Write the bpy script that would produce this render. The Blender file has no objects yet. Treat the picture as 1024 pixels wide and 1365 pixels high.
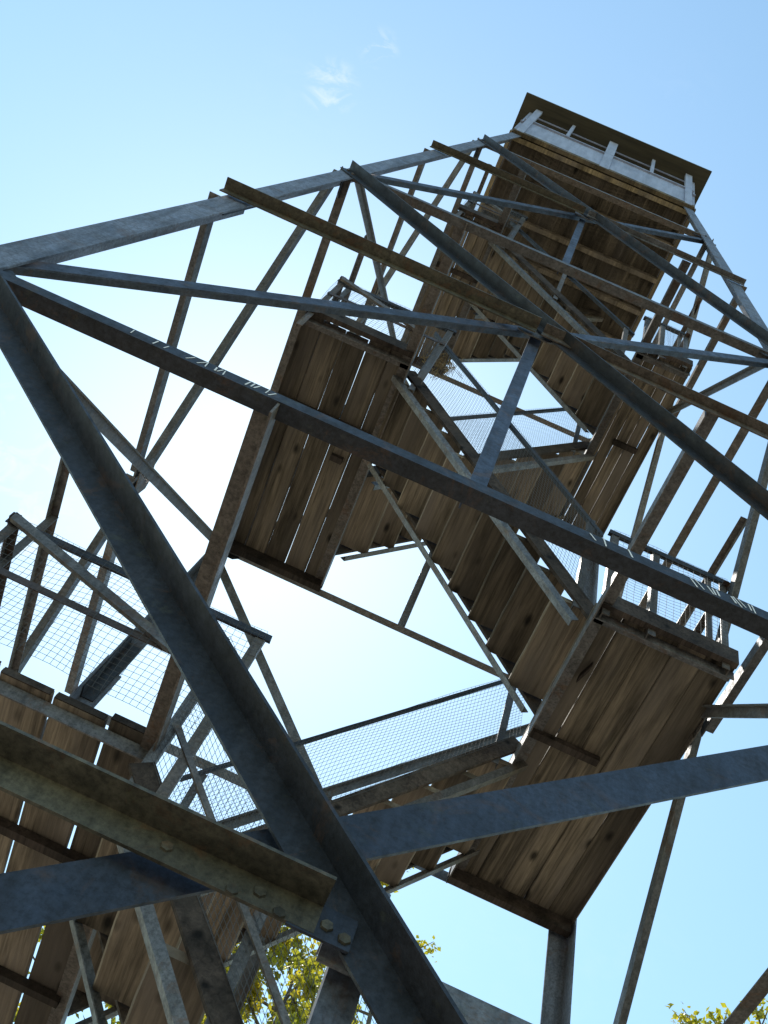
import bpy, math, random
from mathutils import Vector as V, Matrix
random.seed(7)
R = math.radians
scene = bpy.context.scene
col = scene.collection

# ---------------------------------------------------------------- camera
CAM = V((-0.0686, -3.3587, 1.6))
PITCH, ROLL, YAW = 1.0700, 0.5050, -0.0942
fwd = V((math.sin(YAW)*math.cos(PITCH), math.cos(YAW)*math.cos(PITCH), math.sin(PITCH)))
rt = fwd.cross(V((0, 0, 1))).normalized()
up = rt.cross(fwd)
r2 = rt*math.cos(ROLL) + up*math.sin(ROLL)
u2 = -rt*math.sin(ROLL) + up*math.cos(ROLL)
cam_d = bpy.data.cameras.new('camera')
cam_d.sensor_fit = 'VERTICAL'; cam_d.sensor_height = 36.0; cam_d.sensor_width = 27.0
cam_d.lens = 36.0*1563.6/1365.0
cam_d.clip_start = 0.05; cam_d.clip_end = 2000
cam = bpy.data.objects.new('camera', cam_d); col.objects.link(cam)
m = Matrix((r2, u2, -fwd)).transposed().to_4x4(); m.translation = CAM
cam.matrix_world = m
scene.camera = cam

# ---------------------------------------------------------------- sky and sun
SUN_EL, SUN_AZ = 59.0, -17.5          # azimuth from +Y towards +X
sd = V((math.sin(R(SUN_AZ))*math.cos(R(SUN_EL)), math.cos(R(SUN_AZ))*math.cos(R(SUN_EL)), math.sin(R(SUN_EL))))
world = bpy.data.worlds.new('World'); scene.world = world
world.use_nodes = True
wn, wl = world.node_tree.nodes, world.node_tree.links
wn.clear()
out = wn.new('ShaderNodeOutputWorld'); bg = wn.new('ShaderNodeBackground')
sky = wn.new('ShaderNodeTexSky'); sky.sky_type = 'NISHITA'; sky.sun_disc = False
sky.sun_elevation = R(SUN_EL); sky.sun_rotation = R(SUN_AZ)
sky.altitude = 300; sky.air_density = 1.5; sky.dust_density = 0.31; sky.ozone_density = 4.0
bg.inputs['Strength'].default_value = 0.13
# thin high wisps of cloud, two patches of them
tc = wn.new('ShaderNodeTexCoord')
def wnode(t, **k):
    n = wn.new(t)
    for a, b in k.items(): setattr(n, a, b)
    return n
mp = wnode('ShaderNodeMapping'); mp.inputs['Scale'].default_value = (34, 60, 18); mp.inputs['Rotation'].default_value = (0.3, 0.5, 0.9)
nz = wnode('ShaderNodeTexNoise'); nz.inputs['Detail'].default_value = 8; nz.inputs['Roughness'].default_value = 0.62
nz.inputs['Scale'].default_value = 1.0; nz.inputs['Distortion'].default_value = 0.7
wl.new(tc.outputs['Generated'], mp.inputs['Vector']); wl.new(mp.outputs['Vector'], nz.inputs['Vector'])
rampn = wnode('ShaderNodeMapRange'); rampn.inputs['From Min'].default_value = 0.47; rampn.inputs['From Max'].default_value = 0.78
wl.new(nz.outputs['Fac'], rampn.inputs['Value'])
big = wnode('ShaderNodeTexNoise'); big.inputs['Scale'].default_value = 3.1; big.inputs['Detail'].default_value = 3
wl.new(tc.outputs['Generated'], big.inputs['Vector'])
bigr = wnode('ShaderNodeMapRange'); bigr.inputs['From Min'].default_value = 0.52; bigr.inputs['From Max'].default_value = 0.68
wl.new(big.outputs['Fac'], bigr.inputs['Value'])
def patch(direction, radius):
    d = wnode('ShaderNodeVectorMath', operation='DISTANCE'); d.inputs[1].default_value = direction
    nrm = wnode('ShaderNodeVectorMath', operation='NORMALIZE')
    wl.new(tc.outputs['Generated'], nrm.inputs[0]); wl.new(nrm.outputs[0], d.inputs[0])
    r_ = wnode('ShaderNodeMapRange', interpolation_type='SMOOTHSTEP'); r_.inputs['From Min'].default_value = radius; r_.inputs['From Max'].default_value = radius*0.15
    wl.new(d.outputs['Value'], r_.inputs['Value'])
    return r_.outputs[0]
def pix(u, v):
    d = r2*((u-512)/1563.6) - u2*((v-682.5)/1563.6) + fwd
    return d.normalized()
def add(a, b):
    n = wnode('ShaderNodeMath', operation='MAXIMUM'); wl.new(a, n.inputs[0]); wl.new(b, n.inputs[1]); return n.outputs[0]
def mul(a, b):
    n = wnode('ShaderNodeMath', operation='MULTIPLY')
    wl.new(a, n.inputs[0])
    if isinstance(b, (int, float)): n.inputs[1].default_value = b
    else: wl.new(b, n.inputs[1])
    return n.outputs[0]
p1 = patch(pix(440, 116), 0.028); p2 = patch(pix(-10, 650), 0.13); p3 = patch(pix(505, 64), 0.02)
loc = add(add(p1, p2), p3)
mask = mul(rampn.outputs[0], add(loc, mul(bigr.outputs[0], 0.10)))
mix = wnode('ShaderNodeMixRGB'); mix.inputs['Color2'].default_value = (4.6, 4.9, 5.1, 1)
tint = wnode('ShaderNodeMixRGB', blend_type='MULTIPLY'); tint.inputs['Fac'].default_value = 1; tint.inputs['Color2'].default_value = (1.13, 1.19, 1.0, 1)
wl.new(sky.outputs['Color'], tint.inputs['Color1'])
wl.new(mask, mix.inputs['Fac']); wl.new(tint.outputs['Color'], mix.inputs['Color1'])
wl.new(mix.outputs['Color'], bg.inputs['Color']); wl.new(bg.outputs['Background'], out.inputs['Surface'])
sun_d = bpy.data.lights.new('sun', 'SUN'); sun_d.energy = 3.6; sun_d.angle = R(0.53); sun_d.color = (1.0, 0.95, 0.87)
sun = bpy.data.objects.new('sun', sun_d); col.objects.link(sun)
sun.rotation_euler = sd.to_track_quat('Z', 'Y').to_euler()
vs = scene.view_settings
vs.view_transform = 'Standard'; vs.look = 'None'; vs.gamma = 1.0; vs.use_curve_mapping = False
vs.exposure = 0.8
scene.render.engine = 'CYCLES'
scene.cycles.max_bounces = 6; scene.cycles.diffuse_bounces = 3; scene.cycles.transparent_max_bounces = 8

# ---------------------------------------------------------------- materials
def material(name, build):
    mt = bpy.data.materials.new(name); mt.use_nodes = True
    nt = mt.node_tree; b = nt.nodes['Principled BSDF']
    build(nt.nodes, nt.links, b, nt.nodes['Material Output'])
    return mt
def coords(n, l, scale=(1, 1, 1), rot=(0, 0, 0), shift=True):
    t = n.new('ShaderNodeTexCoord'); mpn = n.new('ShaderNodeMapping')
    mpn.inputs['Scale'].default_value = scale; mpn.inputs['Rotation'].default_value = rot
    l.new(t.outputs['Object'], mpn.inputs['Vector'])
    if shift:
        oi = n.new('ShaderNodeObjectInfo'); mm = n.new('ShaderNodeMath'); mm.operation = 'MULTIPLY'; mm.inputs[1].default_value = 37.0
        l.new(oi.outputs['Random'], mm.inputs[0]); cx = n.new('ShaderNodeCombineXYZ')
        l.new(mm.outputs[0], cx.inputs[0]); l.new(mm.outputs[0], cx.inputs[2])
        l.new(cx.outputs[0], mpn.inputs['Location'])
    return mpn.outputs['Vector']
def noise(n, l, vec, scale, detail=5, rough=0.55, dist=0.0):
    t = n.new('ShaderNodeTexNoise'); t.inputs['Scale'].default_value = scale; t.inputs['Detail'].default_value = detail
    t.inputs['Roughness'].default_value = rough; t.inputs['Distortion'].default_value = dist
    l.new(vec, t.inputs['Vector']); return t.outputs['Fac']
def ramp(n, l, fac, stops):
    t = n.new('ShaderNodeValToRGB'); e = t.color_ramp.elements
    while len(e) < len(stops): e.new(0.5)
    for i, (p, c) in enumerate(stops):
        e[i].position = p; e[i].color = (c, c, c, 1) if isinstance(c, (int, float)) else (*c, 1)
    l.new(fac, t.inputs['Fac']); return t.outputs['Color']
def mixc(n, l, f, a, b, mode='MIX'):
    t = n.new('ShaderNodeMixRGB'); t.blend_type = mode
    for sock, v in ((0, f), (1, a), (2, b)):
        if isinstance(v, (int, float)): t.inputs[sock].default_value = v
        elif isinstance(v, tuple): t.inputs[sock].default_value = (*v, 1)
        else: l.new(v, t.inputs[sock])
    return t.outputs[0]
def bump(n, l, h, b, strength=0.3, dist=0.004):
    t = n.new('ShaderNodeBump'); t.inputs['Strength'].default_value = strength; t.inputs['Distance'].default_value = dist
    l.new(h, t.inputs['Height']); l.new(t.outputs['Normal'], b.inputs['Normal'])
def random_tone(n, l, colr, lo, hi):
    oi = n.new('ShaderNodeObjectInfo'); mr = n.new('ShaderNodeMapRange'); mr.inputs['To Min'].default_value = lo; mr.inputs['To Max'].default_value = hi
    l.new(oi.outputs['Random'], mr.inputs['Value'])
    t = n.new('ShaderNodeMixRGB'); t.blend_type = 'MULTIPLY'; t.inputs[0].default_value = 1
    l.new(colr, t.inputs[1]); l.new(mr.outputs[0], t.inputs[2]); return t.outputs[0]
def steel_builder(base, rust, lichen, brown=0.0):
    def f(n, l, b, o):
        v = coords(n, l)
        c = ramp(n, l, noise(n, l, v, 3.2, 9, 0.68, 0.4), [(0.3, tuple(x*0.6 for x in base)), (0.52, base), (0.72, tuple(x*1.45 for x in base))])
        sp = ramp(n, l, noise(n, l, v, 70, 4, 0.75), [(0.36, 0.6), (0.5, 1.0), (0.66, 1.35)])
        c = mixc(n, l, 1.0, c, sp, 'MULTIPLY')
        if brown:
            oi = n.new('ShaderNodeObjectInfo'); mr = n.new('ShaderNodeMath'); mr.operation = 'FRACT'
            mm = n.new('ShaderNodeMath'); mm.operation = 'MULTIPLY'; mm.inputs[1].default_value = 7.31
            l.new(oi.outputs['Random'], mm.inputs[0]); l.new(mm.outputs[0], mr.inputs[0])
            m3 = n.new('ShaderNodeMath'); m3.operation = 'MULTIPLY'; m3.inputs[1].default_value = brown; l.new(mr.outputs[0], m3.inputs[0])
            c = mixc(n, l, m3.outputs[0], c, mixc(n, l, 1.0, (0.125, 0.098, 0.075), sp, 'MULTIPLY'))
        dr = ramp(n, l, noise(n, l, coords(n, l, (26, 26, 1.8)), 1.0, 6, 0.65), [(0.34, 0.62), (0.55, 1.0), (0.7, 1.22)])
        c = mixc(n, l, 1.0, c, dr, 'MULTIPLY')
        rm = ramp(n, l, noise(n, l, v, 6.5, 9, 0.75, 0.8), [(0.54, 0.0), (0.62, 1.0)])
        rr_ = noise(n, l, v, 40, 3, 0.6)
        rc = ramp(n, l, rr_, [(0.3, (0.06, 0.032, 0.02)), (0.7, (0.15, 0.075, 0.035))])
        c = mixc(n, l, mixc(n, l, 1.0, rm, (rust,)*3, 'MULTIPLY'), c, rc)
        lm = ramp(n, l, noise(n, l, v, 13.0, 8, 0.75), [(0.58, 0.0), (0.66, 1.0)])
        c = mixc(n, l, mixc(n, l, 1.0, lm, (lichen,)*3, 'MULTIPLY'), c, (0.13, 0.135, 0.075))
        c = random_tone(n, l, c, 0.75, 1.3)
        l.new(c, b.inputs['Base Color'])
        b.inputs['Metallic'].default_value = 0.2
        rr = ramp(n, l, noise(n, l, v, 14, 6, 0.7), [(0.3, 0.38), (0.7, 0.75)]); l.new(rr, b.inputs['Roughness'])
        bump(n, l, noise(n, l, v, 60, 6, 0.7), b, 0.35, 0.002)
    return f
STEEL = material('galvanized_steel', steel_builder((0.125, 0.130, 0.142), 0.55, 0.25, 0.8))
STEEL_LEG = material('pale_galvanized_steel', steel_builder((0.135, 0.150, 0.188), 0.35, 0.12))
STEEL_BLUE = material('steel_blue_skylight', steel_builder((0.036, 0.047, 0.074), 0.30, 0.12))  # blue light from the sky is put into this steel's base colour
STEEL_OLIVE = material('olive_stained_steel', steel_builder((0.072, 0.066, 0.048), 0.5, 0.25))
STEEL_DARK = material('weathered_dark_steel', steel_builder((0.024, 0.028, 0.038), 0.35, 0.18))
STEEL_RUST = material('rusty_steel', steel_builder((0.08, 0.06, 0.055), 0.9, 0.1))
def wood_builder(base, grey):
    def f(n, l, b, o):
        v = coords(n, l, (52, 1.9, 52))
        v2 = coords(n, l, (5, 0.9, 5))
        g = noise(n, l, v, 1.0, 8, 0.7, 0.5)
        c = ramp(n, l, g, [(0.34, tuple(x*0.45 for x in base)), (0.5, base), (0.68, tuple(x*1.55 for x in base))])
        st = ramp(n, l, noise(n, l, v2, 1.3, 5, 0.6), [(0.36, 0.42), (0.62, 1.15)])
        c = mixc(n, l, 1.0, c, st, 'MULTIPLY')
        gm = ramp(n, l, noise(n, l, v2, 0.8, 4, 0.6), [(0.45, 0.0), (0.7, grey)])
        c = mixc(n, l, gm, c, (0.175, 0.15, 0.13))
        vk = coords(n, l, (7.5, 3.4, 7.5))
        vo = n.new('ShaderNodeTexVoronoi'); vo.inputs['Scale'].default_value = 1.0; vo.inputs['Randomness'].default_value = 1.0
        l.new(vk, vo.inputs['Vector'])
        kn = ramp(n, l, vo.outputs['Distance'], [(0.07, 0.15), (0.20, 1.0)])
        c = mixc(n, l, 1.0, c, kn, 'MULTIPLY')
        c = random_tone(n, l, c, 0.55, 1.4)
        l.new(c, b.inputs['Base Color']); b.inputs['Roughness'].default_value = 0.85
        b.inputs['Specular IOR Level'].default_value = 0.25
        bump(n, l, g, b, 0.5, 0.004)
    return f
WOOD = material('weathered_plank', wood_builder((0.19, 0.155, 0.115), 0.85))
WOOD_DARK = material('dark_board_and_end_shade', wood_builder((0.050, 0.038, 0.032), 0.2))  # dark boards; also the painted shade on the plank ends
WOOD_PALE = material('pale_timber', wood_builder((0.22, 0.175, 0.105), 0.7))
def paint(n, l, b, o):
    v = coords(n, l, shift=False)
    c = ramp(n, l, noise(n, l, v, 2.5, 7, 0.7), [(0.3, (0.27, 0.31, 0.43)), (0.6, (0.36, 0.405, 0.54))])  # blue of the skylit shade is mixed into the white paint
    s = ramp(n, l, noise(n, l, coords(n, l, (9, 9, 1.2), shift=False), 1.5, 6, 0.7), [(0.35, 0.72), (0.6, 1.0)])
    l.new(mixc(n, l, 1.0, c, s, 'MULTIPLY'), b.inputs['Base Color']); b.inputs['Roughness'].default_value = 0.6
PAINT = material('white_paint_sky_shade', paint)
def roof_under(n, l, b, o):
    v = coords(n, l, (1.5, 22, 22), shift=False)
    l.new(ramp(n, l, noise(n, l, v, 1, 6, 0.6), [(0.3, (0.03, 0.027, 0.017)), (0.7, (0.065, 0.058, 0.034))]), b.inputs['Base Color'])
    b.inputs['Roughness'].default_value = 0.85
ROOF = material('brown_roof_boards', roof_under)
def wire(n, l, b, o):
    b.inputs['Base Color'].default_value = (0.085, 0.09, 0.10, 1); b.inputs['Metallic'].default_value = 0.0; b.inputs['Roughness'].default_value = 0.8; b.inputs['Specular IOR Level'].default_value = 0.2
WIRE = material('galvanized_wire', wire)
def chalk(n, l, b, o):
    b.inputs['Base Color'].default_value = (0.75, 0.76, 0.78, 1); b.inputs['Roughness'].default_value = 0.9
CHALK = material('white_chalk', chalk)
def concrete(n, l, b, o):
    v = coords(n, l, shift=False)
    l.new(ramp(n, l, noise(n, l, v, 6, 8, 0.7), [(0.3, (0.22, 0.21, 0.19)), (0.7, (0.4, 0.39, 0.36))]), b.inputs['Base Color'])
    b.inputs['Roughness'].default_value = 0.95
CONCRETE = material('rough_concrete', concrete)
def ground_mat(n, l, b, o):
    v = coords(n, l, shift=False)
    grass = ramp(n, l, noise(n, l, v, 22, 8, 0.7), [(0.3, (0.06, 0.07, 0.025)), (0.7, (0.16, 0.16, 0.07))])
    rock = ramp(n, l, noise(n, l, v, 5, 10, 0.7), [(0.3, (0.16, 0.13, 0.10)), (0.7, (0.32, 0.265, 0.20))])
    msk = ramp(n, l, noise(n, l, v, 0.35, 6, 0.6), [(0.40, 0.0), (0.52, 1.0)])
    tcg = n.new('ShaderNodeTexCoord'); ln = n.new('ShaderNodeVectorMath'); ln.operation = 'LENGTH'; l.new(tcg.outputs['Object'], ln.inputs[0])
    near = n.new('ShaderNodeMapRange'); near.inputs['From Min'].default_value = 16; near.inputs['From Max'].default_value = 4
    l.new(ln.outputs['Value'], near.inputs['Value'])
    mx = n.new('ShaderNodeMath'); mx.operation = 'MAXIMUM'; l.new(msk, mx.inputs[0]); l.new(near.outputs[0], mx.inputs[1])
    l.new(mixc(n, l, mx.outputs[0], grass, rock), b.inputs['Base Color']); b.inputs['Roughness'].default_value = 0.95
    bump(n, l, noise(n, l, v, 9, 8, 0.7), b, 0.6, 0.05)
GROUND = material('rocky_clearing', ground_mat)
def bark(n, l, b, o):
    v = coords(n, l, (9, 9, 1.6))
    l.new(ramp(n, l, noise(n, l, v, 1.5, 7, 0.7), [(0.3, (0.05, 0.04, 0.03)), (0.7, (0.17, 0.145, 0.11))]), b.inputs['Base Color'])
    b.inputs['Roughness'].default_value = 0.9
BARK = material('grey_bark', bark)
def leaf(n, l, b, o):
    v = coords(n, l)
    c = ramp(n, l, noise(n, l, v, 2.6, 4, 0.7), [(0.3, (0.12, 0.15, 0.025)), (0.5, (0.25, 0.25, 0.03)), (0.72, (0.42, 0.34, 0.05))])
    l.new(c, b.inputs['Base Color']); b.inputs['Roughness'].default_value = 0.5
    tr = n.new('ShaderNodeBsdfTranslucent'); l.new(mixc(n, l, 1.0, c, (1.7, 1.6, 0.7), 'MULTIPLY'), tr.inputs['Color'])
    ms = n.new('ShaderNodeMixShader'); ms.inputs[0].default_value = 0.5
    l.new(b.outputs[0], ms.inputs[1]); l.new(tr.outputs[0], ms.inputs[2]); l.new(ms.outputs[0], o.inputs['Surface'])
LEAF = material('spring_leaves', leaf)
def straw(n, l, b, o):
    v = coords(n, l)
    l.new(ramp(n, l, noise(n, l, v, 30, 3), [(0.3, (0.16, 0.11, 0.05)), (0.7, (0.45, 0.36, 0.18))]), b.inputs['Base Color'])
    b.inputs['Roughness'].default_value = 0.9
STRAW = material('dry_straw', straw)

# ---------------------------------------------------------------- mesh helpers
class MB:
    def __init__(s): s.v = []; s.f = []
    def prism(s, ring0, ring1):
        n = len(ring0); b = len(s.v)
        s.v += [tuple(p) for p in ring0] + [tuple(p) for p in ring1]
        for i in range(n):
            j = (i+1) % n
            s.f.append((b+i, b+j, b+n+j, b+n+i))
        s.f.append(tuple(range(b+n-1, b-1, -1))); s.f.append(tuple(range(b+n, b+2*n)))
        return s
    def bar(s, P, Q, e, a, f, c):
        """rectangular bar P to Q, a wide along e and c wide along f, centred"""
        P, Q = V(P), V(Q); e = V(e).normalized()*a/2; f = V(f).normalized()*c/2
        off = [e+f, -e+f, -e-f, e-f]
        return s.prism([P+o for o in off], [Q+o for o in off])
    def board(s, P, Q, e, a, f, c, ch=0.008):
        """a board with worn, chamfered edges"""
        P, Q = V(P), V(Q); e = V(e).normalized(); f = V(f).normalized(); A, C = a/2, c/2
        pr = [(A, C-ch), (A-ch, C), (-A+ch, C), (-A, C-ch), (-A, -C+ch), (-A+ch, -C), (A-ch, -C), (A, -C+ch)]
        off = [e*x+f*y for x, y in pr]
        rings = []
        for k in range(6):
            c_ = P.lerp(Q, k/5)+f*random.uniform(-.002, .002)
            wl_, wr_ = random.uniform(-.0022, .0016), random.uniform(-.0022, .0016)
            rings.append([c_+o+e*(wr_ if i in (0, 1, 6, 7) else -wl_) for i, o in enumerate(off)])
        b = len(s.v); n = 8
        for r_ in rings: s.v += [tuple(p) for p in r_]
        for k in range(5):
            for i in range(n):
                j = (i+1) % n; s.f.append((b+k*n+i, b+k*n+j, b+(k+1)*n+j, b+(k+1)*n+i))
        s.f.append(tuple(range(b+n-1, b-1, -1))); s.f.append(tuple(range(b+5*n, b+6*n)))
        return s
    def angle(s, P, Q, e, a, f, c, t):
        """L section whose heel runs P to Q; one flange a long along e, the other c long along f"""
        P, Q = V(P), V(Q); e = V(e).normalized(); f = V(f).normalized()
        pr = [(0, 0), (a, 0), (a, t), (t, t), (t, c), (0, c)]
        off = [e*x+f*y for x, y in pr]
        return s.prism([P+o for o in off], [Q+o for o in off])
    def tube(s, pts, rad, n=6):
        prev = None
        for i, p in enumerate(pts):
            p = V(p); d = (V(pts[min(i+1, len(pts)-1)])-V(pts[max(i-1, 0)])).normalized()
            a = d.orthogonal().normalized(); b_ = d.cross(a)
            r_ = rad[i] if isinstance(rad, (list, tuple)) else rad
            base = len(s.v)
            for k in range(n):
                t = 2*math.pi*k/n; s.v.append(tuple(p+(a*math.cos(t)+b_*math.sin(t))*r_))
            if prev is not None:
                if i == 1 or True:
                    # align ring to the previous one
                    best, bo = 1e9, 0
                    for o_ in range(n):
                        dd = (V(s.v[prev])-V(s.v[base+o_])).length
                        if dd < best: best, bo = dd, o_
                for k in range(n):
                    s.f.append((prev+k, prev+(k+1) % n, base+(k+1+bo) % n, base+(k+bo) % n))
                s.v[base:base+n] = s.v[base:base+n]
                if bo:
                    ring = s.v[base:base+n]; ring = ring[bo:]+ring[:bo]; s.v[base:base+n] = ring
                    for q in range(n):
                        s.f.pop()
                    for k in range(n):
                        s.f.append((prev+k, prev+(k+1) % n, base+(k+1) % n, base+k))
            prev = base
        return s
    def build(s, name, mat, parent=None, smooth=False):
        me = bpy.data.meshes.new(name); me.from_pydata(s.v, [], s.f); me.update()
        me.materials.append(mat)
        if smooth:
            for p in me.polygons: p.use_smooth = True
        o = bpy.data.objects.new(name, me); col.objects.link(o)
        if parent: o.parent = parent
        return o
def tag(o, label=None, cat=None, group=None, kind=None):
    if label: o['label'] = label
    if cat: o['category'] = cat
    if group: o['group'] = group
    if kind: o['kind'] = kind
    return o
def empty(name, loc=(0, 0, 0), parent=None):
    o = bpy.data.objects.new(name, None); col.objects.link(o); o.location = loc
    o.empty_display_size = 0.2
    if parent: o.parent = parent
    return o

# ---------------------------------------------------------------- ground
g = MB(); N = 60; S = 400.0
def ground_z(x, y):
    r_ = math.hypot(x, y)
    return -0.0004*max(0, r_-12)**1.6 + 0.10*math.sin(x*0.31+1)*math.sin(y*0.27) * min(1, max(0, (r_-4)/8))
for i in range(N+1):
    for j in range(N+1):
        a = (i/N*2-1); b = (j/N*2-1)
        x = math.copysign(abs(a)**2.2, a)*S; y = math.copysign(abs(b)**2.2, b)*S
        g.v.append((x, y, ground_z(x, y)))
for i in range(N):
    for j in range(N):
        k = i*(N+1)+j; g.f.append((k, k+N+1, k+N+2, k+1))
tag(g.build('ground', GROUND, None, True), 'rocky clearing with short grass around the tower base', None, None, 'structure')

# ---------------------------------------------------------------- the tower
WC, TAPER, ZC = 1.067, 0.0721, 14.9408
Z0, ZM01, Z1, ZM12, Z2, ZM23, Z3 = 1.063, 2.930, 4.8925, 6.95, 8.9661, 11.18, 13.1982
def w(z): return WC + TAPER*(ZC-z)
tower = empty('lookout_tower')
tag(tower, 'tall steel fire lookout tower with plank landings, open stairs and white cab on top', 'tower')
FACES = {'near': (V((0, -1, 0)), V((1, 0, 0))), 'right': (V((1, 0, 0)), V((0, 1, 0))),
         'far': (V((0, 1, 0)), V((-1, 0, 0))), 'left': (V((-1, 0, 0)), V((0, -1, 0)))}
def fp(face, s, z, off=0.0):
    n, u = FACES[face]; return u*s + n*(w(z)+off) + V((0, 0, z))
def fup(face): n, u = FACES[face]; return (V((0, 0, 1)) - n*TAPER).normalized()
def fnorm(face): n, u = FACES[face]; return (n + V((0, 0, TAPER))).normalized()

# legs: angles with the heel at the outer corner, in two lengths
for sx, sy in ((-1, -1), (1, -1), (1, 1), (-1, 1)):
    mb = MB()
    for za, zb, a, sh in ((0.35, 7.3, 0.125, 0.0), (7.3, ZC+0.02, 0.105, 0.0)):
        A = V((sx*w(za), sy*w(za), za)); B = V((sx*w(zb), sy*w(zb), zb))
        mb.angle(A, B, V((-sx, 0, 0)), a, V((0, -sy, 0)), a, 0.010)
    leg = mb.build('leg', STEEL_LEG, tower)
    zs = 7.3
    sp = MB(); A = V((sx*(w(zs-.3)-.011), sy*(w(zs-.3)-.011), zs-.3)); B = V((sx*(w(zs+.3)-.011), sy*(w(zs+.3)-.011), zs+.3))
    sp.angle(A, B, V((-sx, 0, 0)), 0.085, V((0, -sy, 0)), 0.085, 0.009); sp.build('splice_plate', STEEL_DARK, leg)
    ft = MB(); zf = 0.36
    a0, a1 = 0.36, 0.24
    c = V((sx*w(0.3), sy*w(0.3), 0)) - V((sx, sy, 0))*0.05
    def ring(a, z): return [c+V((a, a, z)), c+V((-a, a, z)), c+V((-a, -a, z)), c+V((a, -a, z))]
    ft.prism(ring(a0, -0.4), ring(a1, zf)); ft.build('concrete_footing', CONCRETE, tower)

def hexbolt(pos, n, r_=0.011, h=0.008):
    pos = V(pos); n = V(n).normalized(); a = n.orthogonal().normalized(); b = n.cross(a)
    rg = [a*math.cos(k*math.pi/3)*r_+b*math.sin(k*math.pi/3)*r_ for k in range(6)]
    return MB().prism([pos+x for x in rg], [pos+x*0.92+n*h for x in rg])

def member(name, face, s0, z0, s1, z1, a, c, outward, edge, off, mat, t=0.007, bolts=False, heel=None):
    """an angle lying in a face of the tower. edge +1: the standing flange sits on the upper edge"""
    P, Q = fp(face, s0, z0, off), fp(face, s1, z1, off)
    d = (Q-P).normalized()
    n = fnorm(face); e = n.cross(d).normalized()
    if e.z < 0: e = -e
    e = e*edge
    heel = e*a/2 if heel is None else e*heel
    f = n if outward else -n
    mb = MB().angle(P+heel, Q+heel, -e, a, f, c, t)
    o = mb.build(name, mat, tower)
    if bolts:
        for pt, sgn in ((P, 1), (Q, -1)):
            for k in (0.05, 0.12):
                bp = pt + d*sgn*k + heel - e*(a*0.55) + n*(t if outward else 0.0)
                hexbolt(bp, n).build('bolt', STEEL, o)
    return o

def gusset(face, s, z, wd, ht, off, mat=STEEL):
    n, u = fnorm(face), FACES[face][1]; e = fup(face); c = fp(face, s, z, off)
    pts = [(-.5, -.28), (-.28, -.5), (.28, -.5), (.5, -.28), (.5, .28), (.28, .5), (-.28, .5), (-.5, .28)]
    rg = [c+u*x*wd+e*y*ht for x, y in pts]
    o = MB().prism(rg, [p_+n*0.006 for p_ in rg]).build('gusset_plate', mat, tower)
    return o

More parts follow.
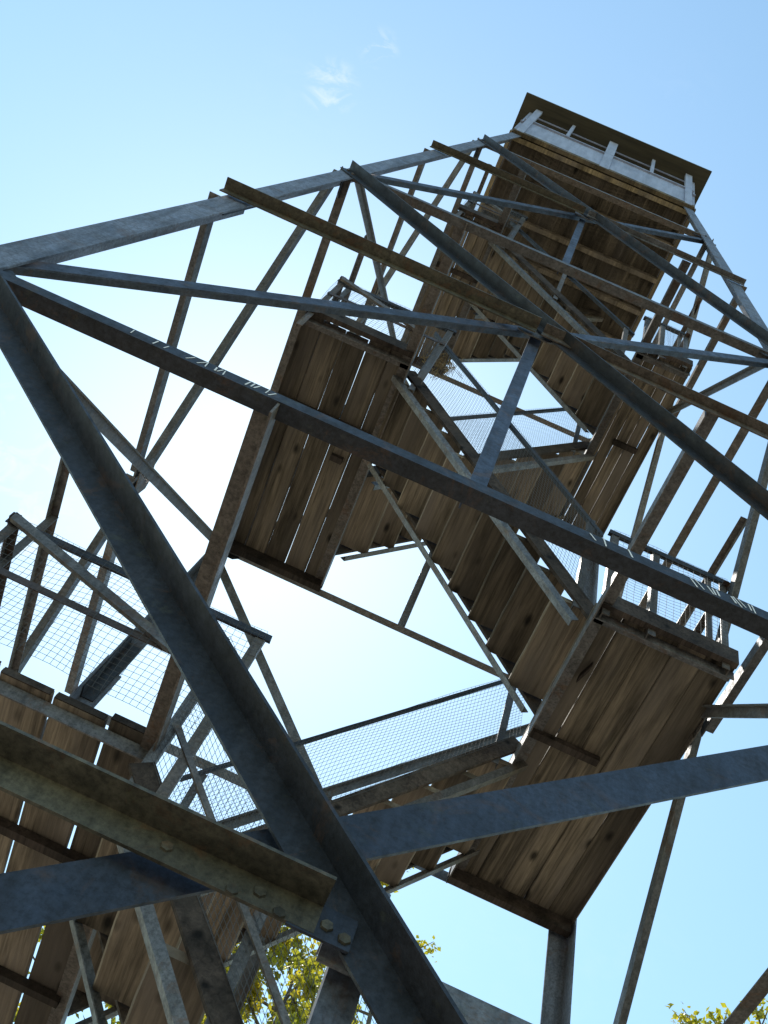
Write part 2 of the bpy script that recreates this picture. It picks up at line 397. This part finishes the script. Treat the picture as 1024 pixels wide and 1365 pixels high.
panels = [(Z0, Z1, ZM01), (Z1, Z2, ZM12), (Z2, Z3, ZM23)]
for face in FACES:
    nearf = face == 'near'
    sgn = 1 if face in ('near', 'right') else -1
    # main horizontals
    for i, z in enumerate((Z0+0.12, Z1, Z2, Z3)):
        a = (0.07, 0.060, 0.058, 0.054)[i]
        zz = z-0.025 if not (face == 'right' and i == 1) else z+0.17
        ww = w(zz)
        member('horizontal_girt', face, -ww+0.004, zz, ww-0.004, zz, a, a, False, -1, 0.0015, STEEL_DARK if nearf and i == 1 else STEEL, bolts=nearf)
    for i, (za, zb, zm) in enumerate(panels):
        wa, wb = w(za), w(zb)
        a = (0.080, 0.070, 0.064)[i]
        zx = za + (zb-za)*wa/(wa+wb)
        b_ = nearf and i == 0
        # diagonal from upper -s to lower +s lies outside, the other one inside the legs
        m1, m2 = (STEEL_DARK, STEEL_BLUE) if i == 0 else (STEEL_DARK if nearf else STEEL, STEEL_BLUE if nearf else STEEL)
        A = (-wb+0.02, zb-0.08, wa-0.02, za+0.08); B = (-wa+0.02, za+0.08, wb-0.02, zb-0.06)
        if sgn < 0: A = (wb-0.02, zb-0.08, -wa+0.02, za+0.08); B = (wa-0.02, za+0.08, -wb+0.02, zb-0.06)
        hl = a*0.12
        if face == 'left' and i == 1: B = (wa-0.02, za-0.09, -wb+0.02, zb-0.04)
        if nearf and i == 0:
            A = (-1.775, 4.915, 2.05, 0.885); B = (-2.04, 1.03, 1.76, 4.936); hl = 0.0
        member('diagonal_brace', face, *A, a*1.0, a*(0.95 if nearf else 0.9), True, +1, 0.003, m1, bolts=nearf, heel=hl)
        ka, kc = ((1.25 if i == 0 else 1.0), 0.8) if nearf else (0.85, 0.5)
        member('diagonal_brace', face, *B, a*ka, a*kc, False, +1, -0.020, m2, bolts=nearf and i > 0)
        # mid-height horizontals in two halves that stop at the crossing
        wm = w(zm); am = (0.066, 0.064 if nearf else 0.074, 0.056 if nearf else 0.064)[i]
        dz = (0.0, 0.065, 0.05)[i]
        zl, zr = (zm+dz, zm-dz*1.9) if sgn > 0 else (zm-dz, zm+dz)
        if not nearf: zl = zr = zm
        gap = 0.015
        b0 = nearf and i == 0
        out_b = not (b0 or face == 'right')
        member('mid_strut', face, -wm-0.025 if nearf else -wm+0.012, zl, gap if b0 else -gap, zm, am, am, True, +1, 0.013, STEEL_OLIVE if nearf else STEEL, heel=0.0 if b0 else None)
        member('mid_strut', face, gap+(0.02 if b0 else 0), zm-(0.012 if b0 else 0), wm+(0.025 if nearf else -0.012), zr-(0.012 if b0 else 0), am, am*0.8, out_b, +1, 0.013 if out_b else -0.0115, STEEL, heel=0.0 if b0 else None)
        # post from the girt below up to the crossing
        mb = MB(); n = fnorm(face); u = FACES[face][1]
        sx_ = 0.09-am*0.45 if b0 else -am*0.45
        if face in ('near', 'far'):
            mb.angle(fp(face, sx_, za-0.045, -0.045), fp(face, sx_, zx-0.03, -0.045), u, am*0.9, -n, am*0.6, 0.006)
            mb.build('crossing_post', (STEEL_LEG if i == 0 else STEEL_BLUE) if nearf else STEEL, tower)
        if b0:
            mb = MB(); q0, q1 = fp(face, -0.03, zm-0.036, 0.0165), fp(face, 0.075, zm-0.036, 0.0165)
            mb.bar(q0, q1, fup(face), 0.068, fnorm(face), 0.0055); mb.build('gusset_plate', STEEL_BLUE, tower)
        else: gusset(face, 0, (zx+zm)/2-0.02, (0.24, 0.2, 0.16)[i], (0.22, 0.18, 0.14)[i], -0.0108, STEEL)
        # node plates at the legs
        for s_ in (-1, 1):
            gusset(face, s_*(w(zb)-0.10), zb-0.02, 0.17, 0.17, -0.0168, STEEL_DARK)
# bolts on the nearest half strut
near_n = fnorm('near')
for s_, dz in ((-0.245, 0.012), (-0.125, -0.012), (-0.085, 0.008), (-0.045, -0.014), (0.03, 0.004), (0.062, -0.006)):
    p_ = fp('near', s_, ZM01-0.045+dz, 0.020)
    hexbolt(p_, near_n, 0.0115, 0.0045).build('bolt', STEEL_OLIVE, tower)
# chalk tally strokes on the near girt
marks = [-1.182, -1.10, -1.063, -0.98, -0.941, -0.926, -0.893, -0.879, -0.864, -0.783, -0.767, -0.753, -0.717, -0.699,
         0.384, 0.424, 0.509, 0.72, 0.738, 0.774, 0.786, 0.799, 0.851, 0.863, 0.877, 0.904, 0.916]
for x in marks:
    ln = 0.014 + random.random()*0.009; sl = random.uniform(-0.003, 0.011); z = Z1-0.022+random.uniform(-.004, .004)
    if x > 0.3: sl = -abs(sl)-0.004; ln *= 1.2
    wd = random.uniform(0.0016, 0.0030)
    P0 = [fp('near', x+sl*k+wd*sg, z+ln*k, 0.0022) for k, sg in ((-1, -1), (-1, 1), (0.2, 1.1), (1, 1), (1, -1), (0.1, -0.9))]
    MB().prism(P0, [q+near_n*0.0008 for q in P0]).build('chalk_stroke', CHALK, tower)

# ---------------------------------------------------------------- landings
XL, XR = -0.66, 0.85
def landing(side, z, y0, cleats, toe=0.13, gaps=None):
    """plank landing: a mesh frame with plank children"""
    wz = w(z)
    zb = z+0.022                     # underside of the planks
    if side < 0: xa, xb = -wz+0.012, XL
    else: xa, xb = XR, wz-0.012
    xi = XL if side < 0 else XR      # inner edge
    fr = MB()
    zj = zb-0.002
    # inner joist, from the near girt to the far girt
    fr.angle((xi-side*0.0, -wz+0.004, zj), (xi, wz-0.03, zj), V((side, 0, 0)), 0.075, V((0, 0, -1)), 0.095, 0.008)
    fo = fr.build('landing_frame', STEEL, tower)
    # front bearer under the near plank ends, and a far one
    fb = MB().angle((xa, y0+0.035, zj-0.001), (xb, y0+0.035, zj-0.001), V((0, 1, 0)), 0.06, V((0, 0, -1)), 0.065, 0.007)
    fb.build('bearer', STEEL, fo)
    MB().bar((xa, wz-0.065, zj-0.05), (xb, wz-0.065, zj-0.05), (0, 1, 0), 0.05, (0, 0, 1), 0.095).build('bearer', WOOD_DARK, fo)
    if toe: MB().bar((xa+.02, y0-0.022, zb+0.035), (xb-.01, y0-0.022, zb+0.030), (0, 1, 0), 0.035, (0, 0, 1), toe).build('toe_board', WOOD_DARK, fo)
    n = 5; tot = xb-xa; pw = tot/n
    for k in range(n):
        gap = gaps if gaps else random.choice((0.0012, 0.0016, 0.0022, 0.005))
        x0 = xa+k*pw+gap/2; x1 = xa+(k+1)*pw-gap/2
        j0, j1 = random.uniform(-.012, .03), random.uniform(-.02, .012); tz = random.uniform(0, .005)
        P = V(((x0+x1)/2+random.uniform(-.0015, .0015), y0+j0, zb+0.02+tz)); Q = V(((x0+x1)/2, wz-0.012+j1, zb+0.02+tz))
        MB().board(P, Q, (1, 0, 0), x1-x0, (0, 0, 1), 0.038, random.uniform(.005, .011)).build('plank', WOOD, fo)
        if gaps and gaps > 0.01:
            MB().bar(P-V((0, 0.006, 0)), P-V((0, 0.0005, 0)), (1, 0, 0), x1-x0-0.006, (0, 0, 1), 0.034).build('plank_end_shade', WOOD_DARK, fo)  # thin dark cap: shade on the plank ends put in as colour
    for (cx0, cy0, cx1, cy1) in cleats:
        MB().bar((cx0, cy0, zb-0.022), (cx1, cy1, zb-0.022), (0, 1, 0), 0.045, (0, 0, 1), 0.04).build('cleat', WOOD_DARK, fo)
    return fo
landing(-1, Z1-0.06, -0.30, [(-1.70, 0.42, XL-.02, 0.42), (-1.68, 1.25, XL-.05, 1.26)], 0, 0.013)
landing(+1, ZM12-0.02, -0.46, [(XR+.02, 0.42, XR+.42, 0.42), (XR+.10, -0.02, XR+.13, -0.12)], 0.13, 0.0006)
landing(-1, Z2, -0.50, [(-1.46, 0.16, XL-.1, 0.16), (-0.95, 0.42, -0.86, 0.42)])
landing(+1, ZM23-0.02, -0.55, [(1.02, 0.30, 1.24, 0.30)])
landing(-1, Z3, -0.48, [(-1.16, 0.1, XL-.04, 0.1)])

# ---------------------------------------------------------------- stairs, wire railings
def wires(mb, O, U, Vv, cell=0.033, rad=0.0011, sag=0.010, seed=0):
    """square wire netting over the parallelogram O, U, Vv"""
    rnd = random.Random(seed)
    O, U, Vv = V(O), V(U), V(Vv); n = U.cross(Vv).normalized()
    ph = [rnd.uniform(0, 6.28) for _ in range(6)]
    def pt(a, b):
        du = sag*(math.sin(a*9+ph[0]+b*4)+0.6*math.sin(a*23+ph[1]))
        dv = sag*(math.sin(b*8+ph[2]+a*7)+0.5*math.sin(a*19+ph[3]))
        dn = sag*2.2*math.sin(a*6+ph[4])*math.sin(b*3.14)
        return O+U*a+Vv*b+U.normalized()*du+Vv.normalized()*dv+n*dn
    def strand(pts):
        base = None
        for i, p in enumerate(pts):
            d = (pts[min(i+1, len(pts)-1)]-pts[max(i-1, 0)]).normalized(); e = d.cross(n).normalized()
            b = len(mb.v)
            for k in range(3):
                t = k*2.0944; mb.v.append(tuple(p+(e*math.cos(t)+n*math.sin(t))*rad))
            if base is not None:
                for k in range(3): mb.f.append((base+k, base+(k+1) % 3, b+(k+1) % 3, b+k))
            base = b
    nu, nv = max(2, round(U.length/cell)), max(2, round(Vv.length/cell))
    for i in range(nu+1):
        strand([pt(i/nu, k/8) for k in range(9)])
    for j in range(nv+1):
        m_ = max(6, int(nu*0.6)); strand([pt(k/m_, j/nv) for k in range(m_+1)])
seed_i = [0]
def railing(P, Q, h, posts, mid=True, base=0.0, rail_mat=STEEL_DARK, cell=0.033, net=True, brace=False, inward=(0, 1, 0), pz=0.25, top=True):
    """handrail from above P to above Q; posts are fractions along it"""
    P, Q = V(P), V(Q); up_ = V((0, 0, 1)); d = (Q-P).normalized(); side = V(inward)
    mb = MB().angle(P+up_*h-d*0.02, Q+up_*h+d*0.02, -up_, 0.045, side, 0.042, 0.005)
    rail = mb.build('railing', rail_mat, tower)
    for t in posts:
        B = P.lerp(Q, t)
        e = V((1, 0, 0)) if abs(d.y) < 0.5 else V((0, 1, 0))
        MB().angle(B-up_*pz+side*0.006, B+up_*(h-0.004)+side*0.006, e*(1 if t < 0.5 else -1), 0.042, side, 0.04, 0.005).build('post', STEEL, rail)
    if mid:
        MB().bar(P+up_*h*0.52-side*0.003, Q+up_*h*0.50-side*0.003, up_, 0.04, side, 0.006).build('mid_rail', STEEL_RUST, rail)
    if brace:
        MB().bar(P+up_*(h-0.02)-side*0.02, P.lerp(Q, 0.75)+up_*(h*0.5)-side*0.02, up_, 0.055, side, 0.02).build('brace', STEEL, rail)
    if net:
        nb = MB(); seed_i[0] += 1
        wires(nb, P+up_*(base)-side*0.008, Q-P, up_*(h-base-0.005), cell=cell, seed=seed_i[0])
        tag(nb.build('wire_netting', WIRE, rail), kind='stuff')
    return rail

def flight(xa, za, xb, zb, ya, yb, n=9, rail=True, rh=0.95, net=True, posts=(0.06, 0.5, 0.94)):
    A, B = V((xa, 0, za)), V((xb, 0, zb)); d = (B-A).normalized()
    s = 1 if xb > xa else -1
    nrm = V((-d.z*s, 0, d.x*s)); nrm = nrm if nrm.z > 0 else -nrm
    root = None
    for y, sg in ((ya, 1), (yb, -1)):
        P = V((xa, y, za)); Q = V((xb, y, zb))
        lo = MB().angle(P-nrm*0.10, Q-nrm*0.10+d*0.02, V((0, sg, 0)), 0.042, nrm, 0.045, 0.005)
        if root is None: root = o = lo.build('stair_flight', STEEL, tower)
        else: lo.build('stringer', STEEL, root)
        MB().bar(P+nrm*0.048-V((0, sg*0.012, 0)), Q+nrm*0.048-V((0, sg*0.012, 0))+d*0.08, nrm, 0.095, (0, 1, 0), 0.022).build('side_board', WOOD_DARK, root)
    run = (xb-xa)/n
    for k in range(n):
        x = xa+run*(k+0.5); z = za+(zb-za)*(k+0.6)/n
        tw = 0.235+random.uniform(-.015, .01)
        MB().board((x, ya+0.008+random.uniform(0, .01), z+random.uniform(-.004, .004)), (x+random.uniform(-.006, .006), yb-0.008-random.uniform(0, .01), z),
                 (1, 0, 0), tw, (0, 0, 1), 0.036).build('tread', WOOD, root)
    if rail:
        railing((xa, ya-0.02, za+0.12), (xb, ya-0.02, zb+0.12), rh-0.12, posts, mid=False, base=0.02, net=net, pz=0.18)
    return root
YN = (-0.34, 0.32)
ZL1 = Z1-0.06
f_ = flight(0.95, 2.57, XL, 4.58, -0.34, 0.30, rh=0.95, posts=(0.15, 0.62, 0.985))
MB().bar((0.95, -0.375, 2.92), (XL, -0.375, 4.93), (0, 0, 1), 0.04, (0, 1, 0), 0.012).build('side_rail', STEEL, f_)
flight(XL, ZL1+0.04, XR, ZM12+0.0, 0.62, 1.36, rh=0.84, posts=(0.03, 0.95))
flight(XR, ZM12+0.02, XL, Z2+0.04, *YN, rh=1.02)
flight(XL, Z2+0.04, XR, ZM23, 0.48, 1.16, rh=1.10)
flight(XR, ZM23+0.02, XL, Z3+0.04, *YN, rh=0.95, net=False)
flight(XL, Z3+0.04, 0.62, ZC+0.02, 0.42, 0.98, n=8, rh=0.8, net=False, posts=(0.06,))
# railings at the near edges and outer sides of the landings
def landing_rails(side, z, y0, h=0.82, hs=1.24):
    wz = w(z)-0.06
    if side > 0: h += 0.07
    xo = side*wz
    xi = XL+0.13 if side < 0 else XR+0.03
    railing((min(xo, xi), y0-0.02, z+0.06), (max(xo, xi), y0-0.02, z+0.06), h-0.06, (0.0, 0.36, 1.0) if side > 0 else (0.0, 1.0), mid=side < 0, base=0.0, brace=side < 0, pz=0.35 if side < 0 else 0.12)
    xs = side*(w(z)-0.05)
    wy = w(z+hs)-0.15
    r_ = railing((xs, y0-0.26, z+0.06), (xs, wy, z+0.06), hs-0.06, (0.2, 1.0), mid=False, net=False, inward=(-side, 0, 0), pz=0.0, rail_mat=STEEL)
    MB().angle((xs, y0-0.05, z+0.82), (xs, wy, z+0.82), V((0, 0, -1)), 0.04, V((-side, 0, 0)), 0.04, 0.005).build('mid_rail', STEEL_RUST, r_)
    if side > 0: return
    nb = MB(); seed_i[0] += 1
    wires(nb, (xs-side*0.01, y0, z+0.05), V((0, wy-y0, 0)), V((0, 0, 0.77)), seed=seed_i[0])
    tag(nb.build('wire_netting', WIRE, r_), kind='stuff')
landing_rails(-1, ZL1, -0.36)
landing_rails(+1, ZM12-0.02, -0.46)
landing_rails(-1, Z2, -0.50)
landing_rails(+1, ZM23-0.02, -0.55)
landing_rails(-1, Z3, -0.48)

# ---------------------------------------------------------------- the cab
cab = MB().bar((-WC+0.03, 0, ZC+0.10), (WC-0.03, 0, ZC+0.10), (0, 1, 0), 2*WC-0.06, (0, 0, 1), 0.03)
cabo = cab.build('cab', WOOD, tower)
for k in range(6):
    y = -WC+0.05+k*(2*WC-0.1)/5
    MB().bar((-WC, y, ZC+0.03), (WC, y, ZC+0.03), (0, 1, 0), 0.05, (0, 0, 1), 0.105).build('floor_joist', WOOD_PALE if k == 0 else WOOD, cabo)
for k in range(13):
    x = -WC+0.085+k*(2*WC-0.17)/12
    MB().bar((x, -WC+.005, ZC+0.098), (x, WC-.005, ZC+0.098), (1, 0, 0), 0.150, (0, 0, 1), 0.026).build('floor_board', WOOD, cabo)
SILL, TOP = 0.90, 1.90
for face, (n, u) in FACES.items():
    c0 = n*WC
    e = V((0, 0, 1))
    MB().bar(c0-u*(WC-0.025)+e*(ZC+0.06+SILL/2), c0+u*(WC-0.025)+e*(ZC+0.06+SILL/2), n, 0.03, e, SILL-0.02).build('wall_panel', PAINT, cabo)
    MB().bar(c0+n*0.012-u*(WC+.01)+e*(ZC+0.03), c0+n*0.012+u*(WC+.01)+e*(ZC+0.03), n, 0.045, e, 0.09).build('base_trim', WOOD_PALE, cabo)
    MB().bar(c0+n*0.012-u*(WC)+e*(ZC+0.06+SILL), c0+n*0.012+u*(WC)+e*(ZC+0.06+SILL), n, 0.05, e, 0.035).build('window_sill', PAINT, cabo)
    for s_, wd in ((-0.97, 0.085), (-0.5, 0.04), (0, 0.11), (0.5, 0.04), (0.97, 0.085)):
        zb_ = ZC+0.02 if abs(s_) != 0.5 else ZC+0.06+SILL
        p_ = c0+u*s_*WC*(0.965 if abs(s_) > .9 else 1)+n*0.021
        MB().bar(p_+e*zb_, p_+e*(ZC+TOP), u, wd, n, 0.032).build('window_post', PAINT, cabo)
    for zz in (0.55,):
        MB().bar(c0-u*(WC-.03)+e*(ZC+SILL+0.06+zz*(TOP-SILL)), c0+u*(WC-.03)+e*(ZC+SILL+0.06+zz*(TOP-SILL)), u.cross(e), 0.014, e, 0.014).build('window_bar', PAINT, cabo)
ro = 1.235; zr = ZC+TOP+0.02
rb = MB()
rb.v += [(-ro, -ro, zr), (ro, -ro, zr), (ro, ro, zr), (-ro, ro, zr), (-ro, -ro, zr+0.05), (ro, -ro, zr+0.05), (ro, ro, zr+0.05), (-ro, ro, zr+0.05), (0, 0, zr+0.75)]
rb.f += [(3, 2, 1, 0), (0, 1, 5, 4), (1, 2, 6, 5), (2, 3, 7, 6), (3, 0, 4, 7), (4, 5, 8), (5, 6, 8), (6, 7, 8), (7, 4, 8)]
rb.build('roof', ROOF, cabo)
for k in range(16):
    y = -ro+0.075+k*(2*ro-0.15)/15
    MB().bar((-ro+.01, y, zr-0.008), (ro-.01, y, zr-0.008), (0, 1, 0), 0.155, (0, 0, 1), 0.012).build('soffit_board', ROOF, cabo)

# ---------------------------------------------------------------- straw nest on the far girt
nest = MB(); rn = random.Random(3)
nc = V((-0.74, 1.06, Z3-0.075))
for k in range(170):
    a = rn.uniform(0, 6.28); r_ = abs(rn.gauss(0.08, 0.05)); p_ = nc+V((math.cos(a)*r_, math.sin(a)*r_*0.7, rn.uniform(-.01, .07)))
    d = V((-math.sin(a)+rn.gauss(0, .5), math.cos(a)+rn.gauss(0, .5), rn.gauss(-.15, .3))).normalized()*rn.uniform(.05, .14)
    nest.tube([p_-d, p_+V((0, 0, rn.uniform(-.01, .02))), p_+d], 0.0030, 3)
tag(nest.build('bird_nest', STRAW), 'loose straw bird nest lodged below the far end of the top left landing', 'nest')

# ---------------------------------------------------------------- trees
def tree(x, y, h, crown_r, crown_lo, seed, label, leaves=9000):
    rnd = random.Random(seed); z0 = ground_z(x, y)-0.1
    t = tag(empty('broadleaf_tree', (x, y, z0)), label, 'tree', 'trees at the edge of the clearing')
    trunk = MB(); tips = []
    pts = [V((0, 0, 0))]
    lean = V((rnd.uniform(-.04, .04), rnd.uniform(-.04, .04), 0))
    for k in range(1, 9): pts.append(V((lean.x*k+rnd.uniform(-.08, .08), lean.y*k+rnd.uniform(-.08, .08), h*0.93*k/8)))
    r0 = 0.018*h
    trunk.tube(pts, [r0*(1-0.92*k/8) for k in range(9)], 8)
    for k in range(26):
        f = crown_lo+(0.97-crown_lo)*(k+rnd.random())/26
        i = min(7, int(f/0.93*8)); base = pts[i].lerp(pts[i+1], min(1, f/0.93*8-i)) if f < 0.93 else pts[8]
        az = k*2.4+rnd.uniform(-.5, .5)
        prof = math.sin(math.pi*min(1, max(0.05, (f-crown_lo)/(1.06-crown_lo)))**0.75)
        ln = crown_r*(0.35+0.75*prof)*rnd.uniform(.7, 1.1)
        rise = rnd.uniform(.25, .8)
        dirn = V((math.cos(az), math.sin(az), rise)).normalized()
        q = [base]
        for s_ in range(1, 5):
            q.append(base+dirn*ln*s_/4+V((rnd.uniform(-.1, .1), rnd.uniform(-.1, .1), 0.05*s_*s_*rnd.uniform(-.2, .6)))*ln*0.4)
        rb_ = r0*0.34*(1.1-f)+0.008
        trunk.tube(q, [rb_*(1-0.2*s_) for s_ in range(5)], 5)
        for s_ in range(1, 5):
            for _ in range(3):
                d2 = (dirn+V((rnd.gauss(0, .8), rnd.gauss(0, .8), rnd.gauss(.2, .5)))).normalized()*ln*rnd.uniform(.15, .38)
                e_ = q[s_]+d2
                trunk.tube([q[s_], q[s_].lerp(e_, .5)+V((0, 0, rnd.uniform(-.03, .05))), e_], [0.013, .009, .005], 4)
                tips += [(q[s_].lerp(e_, rnd.uniform(.4, 1.05))) for _ in range(3)]
    trunk.build('trunk', BARK, t, True)
    cr = MB()
    for k in range(leaves):
        c = rnd.choice(tips)+V((rnd.gauss(0, .085), rnd.gauss(0, .085), rnd.gauss(-.02, .075)))
        ln = rnd.uniform(.07, .13); wd = ln*rnd.uniform(.28, .42)
        a = V((rnd.gauss(0, 1), rnd.gauss(0, 1), rnd.gauss(-.5, .7))).normalized(); b = a.orthogonal().normalized()
        b = (Matrix.Rotation(rnd.uniform(0, 6.28), 3, a) @ b); nn = a.cross(b)
        i = len(cr.v)
        cr.v += [tuple(c), tuple(c+a*ln*.5+b*wd+nn*.008), tuple(c+a*ln*1.05), tuple(c+a*ln*.5-b*wd+nn*.008)]
        cr.f.append((i, i+1, i+2, i+3))
    cr.build('crown', LEAF, t)
    return t
def at(u, v, dist):
    d = pix(u, v); k = dist/math.hypot(d.x, d.y); return CAM+d*k
tp = at(415, 1236, 14.5); tree(tp.x, tp.y, tp.z+0.1, 2.7, 0.35, 11, 'yellow-green broadleaf tree seen through the wire netting low beneath the tower', 30000)
tp = at(235, 1262, 16.0); tree(tp.x, tp.y, tp.z+0.2, 2.8, 0.35, 12, 'leafy tree glimpsed through gaps between the lowest landing planks', 24000)
tp = at(543, 1232, 19.0); tree(tp.x, tp.y, tp.z, 1.5, 0.40, 13, 'slim tree whose tip pokes out beside the thick dark brace', 5000)
tp = at(1062, 1338, 15.5); tree(tp.x, tp.y, tp.z+0.0, 1.8, 0.38, 14, 'tree top showing in the lower right corner beside the steel girt', 9000)
